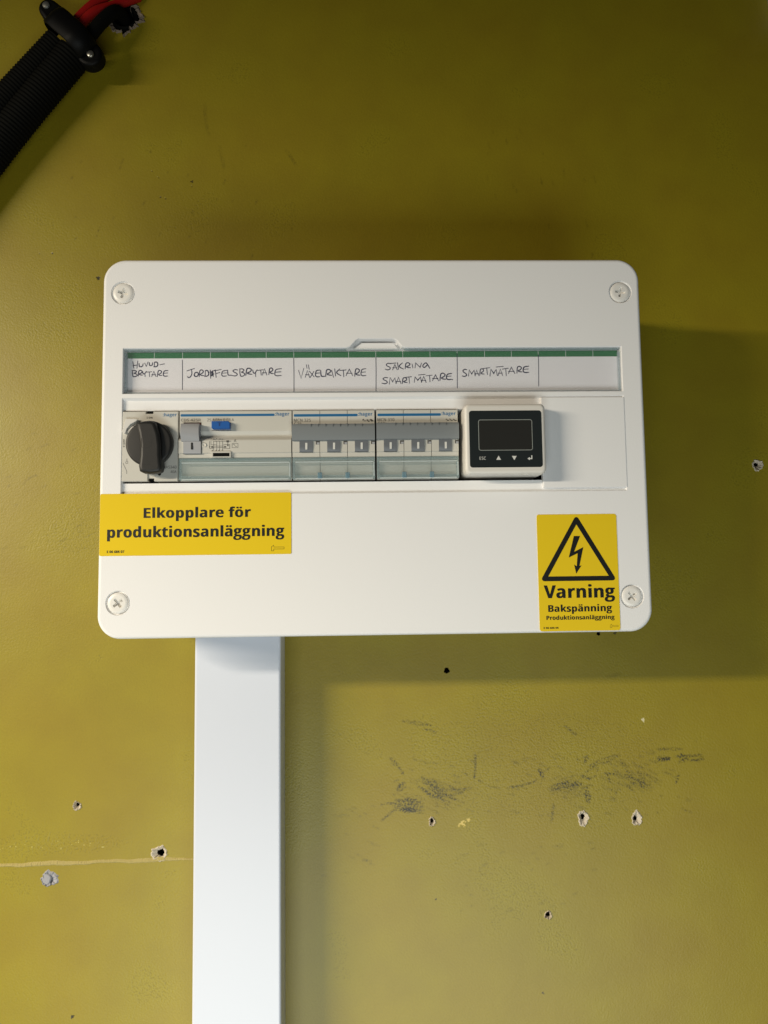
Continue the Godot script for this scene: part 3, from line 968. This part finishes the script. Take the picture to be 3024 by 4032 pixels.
func build_rcd() -> void:
	var t := thing("residual_current_device", "wide light grey residual current switch with blue test button and grey toggle", "circuit breaker", Vector3(-86.8, -22.4, -26))
	var st := begin()
	profile_x(st, poly(PROF), -121.3, -52.2, 4, 10)
	obj("body", st, M.device, t)
	st = begin()
	prism(st, rrect(-120.8, 17.75, -62.7, 19.25, 0.5, 3), 0.0, 0.05)
	obj("blue_stripe", st, M.blue, t)
	brand(t, -62.3, -53.6, 17.2, 20.2, 0.06)
	lettering(t, M.print, "CDS 425R", false, -120.5, 14.7, -108.3, 16.4, 0.06)
	lettering(t, M.print, "25 A/IΔn 0.03 A", false, -104.4, 14.6, -87.8, 16.4, 0.06)
	lettering(t, M.print, "A", false, -87.5, 1.0, -85.9, 2.9, 2.36)
	st = begin()
	squiggle(st, -101.8, -89.4, 8.75, 0.45, 0.1)
	obj("small_print", st, M.print, t)
	st = begin()
	squiggle(st, -100.1, -91.1, -8.6, 0.35, 2.5)
	obj("small_print", st, M.print, t)
	# printed circuit diagram
	st = begin()
	var X := func(a: float) -> float: return -121.2 + (a - 90.0) * 0.0258
	var Y := func(b: float) -> float: return 20.7 - (b - 40.0) * 0.0261
	var k := 0
	for s in ["855,755 855,850 985,850", "905,755 920,790 920,985", "975,755 992,790 992,985", "1045,755 1062,790 1062,985", "1115,755 1132,790 1132,985", "820,770 825,940 910,940", "885,885 1170,885", "885,920 1170,920", "1155,850 1300,850 1300,945 1155,945", "925,770 1210,770", "1290,770 1330,770", "1252,800 1252,850"]:
		var pts := PackedVector2Array()
		for q in poly(s):
			pts.append(Vector2(X.call(q.x), Y.call(q.y)))
		ribbon(st, pts, 0.2, 2.36 + 0.01 * k)
		k += 1
	for q in [[862, 888, 900, 922], [1170, 888, 1212, 922], [1220, 752, 1282, 795], [815, 880, 830, 915], [1240, 850, 1268, 885]]:
		quad(st, Vector3(X.call(q[0]), Y.call(q[3]), 2.5), Vector3(X.call(q[2]), Y.call(q[3]), 2.5), Vector3(X.call(q[2]), Y.call(q[1]), 2.5), Vector3(X.call(q[0]), Y.call(q[1]), 2.5))
	for q in [[850, 715], [915, 715], [980, 715], [1050, 715], [1125, 715], [880, 985], [970, 985], [1040, 985], [1115, 985]]:
		squiggle(st, X.call(q[0]), X.call(q[0]) + 0.7, Y.call(q[1]), 0.6, 2.52)
	ribbon(st, PackedVector2Array([Vector2(-88.5, -2.35), Vector2(-84.9, -2.35), Vector2(-84.9, 0.2), Vector2(-88.5, 0.2)]), 0.2, 2.36, true)
	ribbon(st, poly("-88.0,-0.3 -87.3,-0.2 -86.8,-1.1 -86.2,-1.8 -85.5,-1.6"), 0.2, 2.36)
	obj("circuit_diagram", st, M.print, t)
	# flag slot and toggle
	st = begin()
	box(st, -118.9, 12.2, -0.5, -107.9, 14.0, 0.06)
	obj("flag_slot", st, M.darkgap, t)
	st = begin()
	box(st, -118.3, 12.5, 0.02, -108.4, 13.5, 0.1)
	obj("red_flag", st, M.redflag, t)
	st = begin()
	profile_x(st, poly("12.5,-1 12.5,4.2 12.1,5.0 9.0,6.0 5.4,5.8 1.6,3.6 1.4,-1"), -119.4, -108.3, 1, 5)
	var tg := obj("toggle", st, M.rocker_top, t)
	st = begin()
	profile_x(st, poly("1.5,1 1.5,3.4 -1,3.2 -5.5,2.9 -5.95,2.6 -5.95,1"), -118.2, -107.5, 1, 4)
	obj("toggle_foot", st, M.rocker, tg)
	st = begin()
	prism(st, rrect(-113.45, -3.5, -112.25, 0.85, 0.4, 3), 2.9, 3.42)
	obj("toggle_mark", st, M.black, tg)
	st = begin()
	quad(st, Vector3(-118.6, -6.25, 2.36), Vector3(-107.0, -6.25, 2.36), Vector3(-107.0, -5.95, 2.36), Vector3(-118.6, -5.95, 2.36))
	quad(st, Vector3(-107.45, -6.0, 2.36), Vector3(-107.1, -6.0, 2.36), Vector3(-107.1, 2.5, 2.36), Vector3(-107.45, 2.5, 2.36))
	obj("toggle_gap", st, M.darkgap, t)
	st = begin()
	lathe(st, Vector2(-105.6, -0.6), PackedVector2Array([Vector2(1.6, 2.3), Vector2(1.4, 2.7), Vector2(1.0, 2.75), Vector2(0.8, 2.45), Vector2(0, 2.4)]), 20)
	obj("test_point", st, M.device, t)
	st = begin()
	prism(st, poly("-100.4,9.3 -90.2,9.3 -89.7,9.5 -89.7,13.1 -90.8,14.1 -101,14.1 -101,10.0"), 0.0, 3.4, 0.3, 1, false)
	var bt := obj("test_button", st, M.button, t)
	st = begin()
	words(st, "T", true, -97.3, 11.0, -94.8, 13.2, 3.44)
	obj("button_mark", st, M.button_mark, bt)
	# lower marker slot in its raised frame
	st = begin()
	prism(st, poly("-100.9,-8.6 -89.0,-8.6 -89.0,-4.6 -101.2,-4.6"), 1.5, 3.2, 0.25, 1, false)
	obj("marker_frame", st, M.device, t)
	st = begin()
	box(st, -100.0, -7.9, 3.0, -89.9, -5.7, 3.24)
	obj("marker_slot", st, M.darkgap, t)
	shield(t, -121.2, -52.3, [])

func build_mcb(x0: float, label: String, name_text: String, rating: String, bar_top: float) -> void:
	var t := thing("miniature_circuit_breaker", label, "circuit breaker", Vector3(x0 + 25.6, -22.4, -26), "three pole circuit breakers on the rail")
	var p := 17.08
	for i in 3:
		var st := begin()
		profile_x(st, poly(PROF), x0 + p * i + 0.14, x0 + p * (i + 1) - 0.16, 4, 10)
		obj("pole", st, M.device, t)
	var st := begin()
	prism(st, rrect(x0 + 0.9, 17.2, x0 + 40.6, 18.8, 0.5, 3), 0.0, 0.05)
	obj("blue_stripe", st, M.blue, t)
	brand(t, x0 + 41.0, x0 + 49.8, 16.8, 19.8, 0.06)
	lettering(t, M.print, name_text, false, x0 + 0.9, 14.0, x0 + 11.4, 15.9, 0.06)
	lettering(t, M.print, rating, false, x0 + 1.1, 11.9, x0 + 5.6, 13.6, 0.06)
	st = begin()
	for k in 3:
		squiggle(st, x0 + 43.8 + k * 2.3, x0 + 44.4 + k * 2.3, 14.9, 0.8, 0.06)
		squiggle(st, x0 + 44.5 + k * 2.3, x0 + 45.4 + k * 2.3, 14.2, 0.8, 0.08)
	obj("small_print", st, M.print, t)
	# coupled toggle bar
	st = begin()
	var y := bar_top
	profile_x(st, PackedVector2Array([Vector2(y - 0.3, 0), Vector2(y, 1.0), Vector2(y, 3.6), Vector2(y - 0.5, 4.3), Vector2(y - 2.3, 4.7), Vector2(y - 7.6, 4.6), Vector2(y - 10.1, 4.0), Vector2(y - 10.5, 3.4), Vector2(y - 10.5, 0)]), x0 + 0.05, x0 + 51.2, 2, 6)
	var br := obj("toggle_bar", st, M.bar, t)
	st = begin()
	for k in 8:
		var x := x0 + 11.8 + k * 4.5
		box(st, x, y - 2.0, 4.2, x + 0.22, y - 0.1, 4.78)
	obj("bar_seam", st, M.barline, br)
	for i in 3:
		var b := x0 + p * i
		st = begin()
		profile_x(st, poly("1.9,1 1.9,3.1 -1,3.1 -5.2,2.7 -5.5,2.4 -5.5,1"), b + 4.6, b + 12.7, 1, 4)
		var sw := obj("toggle", st, M.small_switch, t)
		st = begin()
		prism(st, rrect(b + 8.2, -4.0, b + 9.5, 0.15, 0.15, 2), 2.8, 3.18, 0.05)
		obj("toggle_mark", st, M.print_white, sw)
		st = begin()
		quad(st, Vector3(b + 4.4, -5.75, 2.34), Vector3(b + 12.9, -5.75, 2.34), Vector3(b + 12.9, -5.45, 2.34), Vector3(b + 4.4, -5.45, 2.34))
		obj("toggle_gap", st, M.darkgap, t)
		st = begin()
		box(st, b + 14.6, -0.8, 2.0, b + 17.0, 1.4, 2.36)
		var iw := obj("indicator_window", st, M.print, t)
		st = begin()
		box(st, b + 15.3, -0.7, 2.2, b + 16.95, 0.5, 2.42)
		obj("indicator_flag", st, M.rocker, iw)
	shield(t, x0 + 0.1, x0 + 51.15, [x0 + p, x0 + 2 * p])

func build_meter() -> void:
	var t := thing("energy_meter", "white square energy meter with a black glass face beside the blank cover", "meter", Vector3(78.6, -21.5, -26))
	var st := begin()
	prism(st, rrect(54.1, -21.3, 104.0, 22.2, 3.2, 6), -26, 3.0, 0.0)
	prism(st, rrect(54.1, -21.5, 103.9, 22.0, 3.4, 8), 3.0, 12.0, 2.0, 5, true)
	obj("housing", st, M.meter, t)
	st = begin()
	prism(st, rrect(56.9, -17.4, 101.4, 17.6, 1.8, 6), 11.5, 12.25, 0.2, 1, false)
	var g := obj("face_glass", st, M.glass_black, t)
	st = begin()
	prism(st, rrect(62.8, -6.6, 95.1, 11.6, 0.9, 5), 12.25, 12.3)
	obj("screen", st, M.screen, g)
	st = begin()
	ribbon(st, rrect(62.6, -6.9, 95.3, 11.8, 1.2, 6), 0.36, 12.34, true)
	obj("screen_outline", st, M.screen_line, g)
	st = begin()
	words(st, "ESC", false, 62.8, -12.7, 66.7, -10.8, 12.33)
	fill(st, poly("72.95,-12.8 75.85,-12.8 74.4,-10.2"), 12.33)
	fill(st, poly("82.5,-10.5 84.0,-13.1 85.45,-10.5"), 12.33)
	fill(st, poly("92.0,-12.2 93.5,-13.2 93.5,-11.2"), 12.33)
	fill(st, poly("93.5,-12.55 95.0,-12.55 95.0,-11.9 93.5,-11.9"), 12.33)
	fill(st, poly("94.35,-11.9 95.0,-11.9 95.0,-10.2 94.35,-10.2"), 12.33)
	obj("button_print", st, M.print_white, g)

# ------------------------------------------------------------------ stickers
func hammer(st: SurfaceTool, x0: float, x1: float, y: float, z: float, k: float) -> void:
	ribbon(st, PackedVector2Array([Vector2(x0, y - 1.7 * k), Vector2(x0 + 1.4 * k, y - 1.7 * k), Vector2(x0 + 1.4 * k, y - 0.6 * k), Vector2(x1, y - 0.6 * k), Vector2(x1, y + 0.6 * k), Vector2(x0 + 1.4 * k, y + 0.6 * k), Vector2(x0 + 1.4 * k, y + 1.8 * k), Vector2(x0, y + 0.8 * k)]), 0.2 * k, z, true)

func build_signs() -> void:
	var t := thing("yellow_label", "wide yellow sticker reading Elkopplare för produktionsanläggning on the white cover", "sign", Vector3(-110.9, -68.2, 0))
	var st := begin()
	prism(st, rrect(-169.2, -68.1, -52.4, -30.1, 1.0, 4), 0.05, 0.3, 0.08, 1, false, true)
	obj("sticker", st, M.yellow, t)
	lettering(t, M.sign_ink, "Elkopplare för", true, -142.5, -47.2, -77.4, -38.6, 0.36)
	lettering(t, M.sign_ink, "produktionsanläggning", true, -164.4, -59.2, -56.9, -50.0, 0.36)
	lettering(t, M.sign_ink, "E 06 686 07", true, -164.5, -66.3, -154.0, -64.8, 0.36)
	st = begin()
	hammer(st, -64.6, -56.9, -64.4, 0.36, 1.0)
	obj("hammer_mark", st, M.sign_ink, t)
	t = thing("warning_label", "upright yellow warning sticker with a lightning triangle, reading Varning Bakspänning", "sign", Vector3(124.4, -117.4, 0))
	st = begin()
	prism(st, rrect(99.4, -117.4, 149.4, -45.5, 1.5, 4), 0.05, 0.3, 0.08, 1, false, true)
	obj("sticker", st, M.yellow, t)
	st = begin()
	# triangle: outer edge with rounded corners, inner edge sharp
	var o := PackedVector2Array()
	var n := PackedVector2Array()
	var cs := [Vector2(103.1, -85.3), Vector2(145.6, -85.3), Vector2(124.2, -48.8)]
	var ins := [Vector2(105.6, -83.9), Vector2(143.2, -83.9), Vector2(124.1, -51.9)]
	for q in 3:
		for k in 6:
			var a := deg_to_rad(150.0 + 120.0 * q + 120.0 * k / 5.0)
			o.append(cs[q] + Vector2(cos(a), sin(a)) * 1.5)
			n.append(ins[q])
	skirt(st, o, 0.36, n, 0.36)
	obj("warning_triangle", st, M.sign_ink, t)
	st = begin()
	fill(st, poly("122.3,-59.1 126.2,-59.1 122.2,-68.9 128.0,-66.0 125.2,-77.6 126.5,-77.3 123.0,-82.4 121.9,-76.7 123.5,-77.8 124.3,-69.8 118.7,-72.4"), 0.36)
	obj("lightning_bolt", st, M.sign_ink, t)
	lettering(t, M.sign_ink, "Varning", true, 102.7, -99.9, 146.5, -88.9, 0.36)
	lettering(t, M.sign_ink, "Bakspänning", true, 105.0, -107.0, 144.4, -101.2, 0.36)
	lettering(t, M.sign_ink, "Produktionsanläggning", true, 103.7, -111.3, 145.8, -107.8, 0.36)
	lettering(t, M.sign_ink, "E 06 686 08", true, 101.8, -115.9, 110.9, -114.8, 0.36)
	st = begin()
	hammer(st, 143.0, 147.9, -114.7, 0.36, 0.62)
	obj("hammer_mark", st, M.sign_ink, t)

# ------------------------------------------------------------------ trunking, cables, corner
func build_trunking() -> void:
	var t := thing("cable_trunking", "white plastic cable trunking running down the wall from the board", "cable trunking", Vector3(-96.6, -700, WZ))
	var st := begin()
	var p := PackedVector2Array([Vector2(-126.2, WZ), Vector2(-67.6, WZ), Vector2(-67.4, WZ + 20), Vector2(-126.4, WZ + 20)])
	for i in 4:
		var a := p[i]
		var b := p[(i + 1) % 4]
		quad(st, Vector3(a.x, -700, a.y), Vector3(b.x, -700, b.y), Vector3(b.x, -114, b.y), Vector3(a.x, -114, a.y))
	obj("base", st, M.trunk, t)
	# cover: section in (x, z) with rounded shoulders
	st = begin()
	var sec := PackedVector2Array([Vector2(-66.9, WZ + 12.0)])
	for q in arc(Vector2(-68.7, WZ + 30.2), 1.8, 0, 90, 6):
		sec.append(q)
	for q in arc(Vector2(-124.9, WZ + 30.2), 1.8, 90, 180, 6):
		sec.append(q)
	sec.append(Vector2(-126.7, WZ + 12.0))
	st.set_smooth_group(1)
	for i in sec.size() - 1:
		if i == 0 or i == 7 or i == sec.size() - 2:
			st.set_smooth_group(-1)
		else:
			st.set_smooth_group(1)
		var a := sec[i]
		var b := sec[i + 1]
		quad(st, Vector3(a.x, -700, a.y), Vector3(a.x, -114, a.y), Vector3(b.x, -114, b.y), Vector3(b.x, -700, b.y))
	obj("cover", st, M.trunk, t)

func hose(called: String, label: String, ctrl: Array, r: float) -> void:
	var t := thing(called, label, "hose", ctrl[0], "black corrugated hoses in the top left corner")
	var n := 520
	var pts := spline(ctrl, n)
	var st := begin()
	tube(st, pts, func(i: int) -> float: return r * (0.97 + 0.03 * sin(i * TAU / 8.0)), 26)
	obj("corrugated_skin", st, M.rubber, t)

func cable(called: String, label: String, ctrl: Array, r: float, m: Material, group := "") -> void:
	var t := thing(called, label, "cable", ctrl[0], group)
	var st := begin()
	tube(st, spline(ctrl, 40), func(_i: int) -> float: return r, 18)
	obj("sheath", st, m, t)

func build_cables() -> void:
	hose("corrugated_hose", "upper left one of two black corrugated hoses, farther from the board", [Vector3(-346, 196, -87), Vector3(-306, 249, -87), Vector3(-273, 288, -87), Vector3(-238, 328, -86)], 11.0)
	hose("corrugated_hose", "lower right one of two black corrugated hoses, nearer the board", [Vector3(-332, 168, -86), Vector3(-302, 215, -86), Vector3(-264, 268, -85), Vector3(-225, 317, -83)], 12.5)
	# saddle clamp, built along its own axes: u across the hoses, v along them
	var t := thing("cable_clamp", "black two-eared clamp gripping the ends of both corrugated hoses", "clamp", Vector3(-228, 330, WZ))
	var U := Vector2(0.70, -0.715)
	var V := Vector2(0.715, 0.70)
	var C := Vector2(-226.5, 329.5)
	var at := func(u: float, v: float, z: float) -> Vector3: return v3(C + U * u + V * v, z)
	var st := begin()
	# arch over the hoses, with rounded shoulders, swept along v with eased ends
	var sec := []
	for q in arc(Vector2(9.0, -78.5), 13.0, -60, 90, 9):
		sec.append(q)
	for q in arc(Vector2(-8.5, -80.0), 11.5, 80, 235, 9):
		sec.append(q)
	var mid := Vector2(0, -84)
	var rows := []
	for k in [[-9.0, 0.93], [-8.2, 1.0], [0.0, 1.03], [6.5, 1.0], [8.6, 0.93], [9.6, 0.8], [9.8, 0.0]]:
		var row := []
		for q in sec:
			var m: Vector2 = mid + (q - mid) * k[1]
			row.append(at.call(m.x, k[0], m.y))
		rows.append(row)
	st.set_smooth_group(1)
	for k in rows.size() - 1:
		for i in sec.size() - 1:
			quad(st, rows[k][i], rows[k][i + 1], rows[k + 1][i + 1], rows[k + 1][i])
	obj("saddle", st, M.clamp, t)
	for e in [[-27.5, 2.5, -78.0, 7.5, "dull"], [22.5, -1.0, -76.0, 9.5, "bright"]]:
		st = begin()
		var pc := PackedVector2Array()
		var ctr: Vector2 = C + U * e[0] + V * e[1]
		var sgn := signf(e[0])
		for k in 19:
			var a := -PI * 0.5 + PI * k / 18.0
			pc.append(ctr + U * sgn * cos(a) * e[3] + V * sgn * sin(a) * e[3])
		pc.append(ctr - U * sgn * 9.0 + V * sgn * (e[3] + 1.0))
		pc.append(ctr - U * sgn * 9.0 - V * sgn * (e[3] + 1.0))
		prism(st, pc, e[2] - 9.0, e[2], 2.5, 4, true, true)
		var ear := obj("ear", st, M.clamp, t)
		st = begin()
		lathe(st, ctr + U * sgn * 1.6, PackedVector2Array([Vector2(2.7, e[2] - 0.5), Vector2(2.7, e[2] + 0.8), Vector2(2.2, e[2] + 1.3), Vector2(0, e[2] + 1.4)]), 24)
		obj("bolt", st, M.bolt if e[4] == "bright" else M.bolt_dull, ear)
	cable("red_cable", "red cable leaving the clamp, left one of the pair", [Vector3(-233, 334, -87), Vector3(-226, 343, -84), Vector3(-216, 357, -86), Vector3(-206, 369, -90), Vector3(-192, 384, -97)], 3.4, M.red, "red cables above the clamp")
	cable("red_cable", "red cable leaving the clamp, right one beside the black cable", [Vector3(-228, 330, -85), Vector3(-221, 339, -82), Vector3(-211, 352, -84), Vector3(-199, 362, -90), Vector3(-182, 376, -98)], 3.4, M.red, "red cables above the clamp")
	cable("black_cable", "thick black cable bending from the clamp into the wall hole", [Vector3(-222, 316, -82), Vector3(-212, 330, -80), Vector3(-203, 343, -81), Vector3(-195.5, 354, -86), Vector3(-193, 359, -100), Vector3(-193, 360, -118)], 4.8, M.rubber)
	# rubber grommet round that cable
	var g := thing("rubber_grommet", "black rubber ring lining the ragged cable hole in the wall", "grommet", Vector3(-193.6, 360.5, WZ))
	st = begin()
	lathe(st, Vector2(-193.6, 360.5), PackedVector2Array([Vector2(10.6, WZ - 12), Vector2(10.6, WZ + 0.5), Vector2(9.9, WZ + 1.8), Vector2(9.0, WZ + 2.0), Vector2(8.2, WZ + 1.2), Vector2(7.9, WZ - 1), Vector2(7.6, WZ - 14)]), 40)
	obj("ring", st, M.rubber, g)
	# edge of a white casing cut off by the picture's corner
	var w := thing("wall_casing", "white casing just showing at the top right corner", "casing", Vector3(350, 363, WZ))
	st = begin()
	prism(st, rrect(325.2, 363.0, 374, 470, 3.0, 5), WZ, WZ + 12, 1.5, 3, true)
	obj("shell", st, M.trunk, w)

# ------------------------------------------------------------------
func _ready() -> void:
	rng.seed = 77
	var cam := Camera3D.new()
	cam.name = "camera"
	cam.fov = 70.57
	cam.near = 0.01
	cam.far = 20.0
	cam.rotation_order = EULER_ORDER_YXZ
	cam.position = Vector3(-7.3, -78.4, 445.8) * S
	cam.rotation_degrees = Vector3(4.551, -1.541, -0.709)
	add_child(cam)
	cam.current = true
	var env := Environment.new()
	env.background_mode = Environment.BG_COLOR
	env.background_color = Color(0.62, 0.6, 0.56)
	env.background_energy_multiplier = 0.015
	env.tonemap_mode = Environment.TONE_MAPPER_LINEAR
	env.tonemap_exposure = 1.0
	env.sdfgi_enabled = true
	env.ssao_enabled = true
	env.ssil_enabled = true
	var we := WorldEnvironment.new()
	we.name = "world_environment"
	we.environment = env
	add_child(we)
	# strip luminaire to the left, a little above the board, shining downwards and towards the wall
	var key := AreaLight3D.new()
	key.name = "ceiling_strip_light"
	key.area_size = Vector2(1.2, 0.08)
	key.light_energy = 7.1
	key.light_color = Color(1.0, 0.945, 0.85)
	key.shadow_enabled = true
	add_child(key)
	key.transform = Transform3D(Basis(Vector3.RIGHT, deg_to_rad(-76.0)), Vector3(-1.45, 0.27, 0.85))
	# cool light from the open room, low on the right
	var fillight := AreaLight3D.new()
	fillight.name = "room_light"
	fillight.area_size = Vector2(1.2, 1.1)
	fillight.light_energy = 2.45
	fillight.light_color = Color(0.95, 0.98, 0.97)
	fillight.shadow_enabled = true
	add_child(fillight)
	fillight.look_at_from_position(Vector3(0.0, -1.15, 1.2), Vector3(-0.05, -1.6, -0.1))

	make_materials()
	paint_wall()
	build_wall()
	build_board()
	build_labels()
	build_main_switch()
	build_rcd()
	build_mcb(-51.65, "three pole circuit breaker just right of the wide switch with the blue button", "MCN 325", "C25", 11.9)
	build_mcb(0.45, "three pole circuit breaker just left of the black faced energy meter", "MCN 310", "C10", 12.3)
	build_meter()
	build_signs()
	build_trunking()
	build_cables()
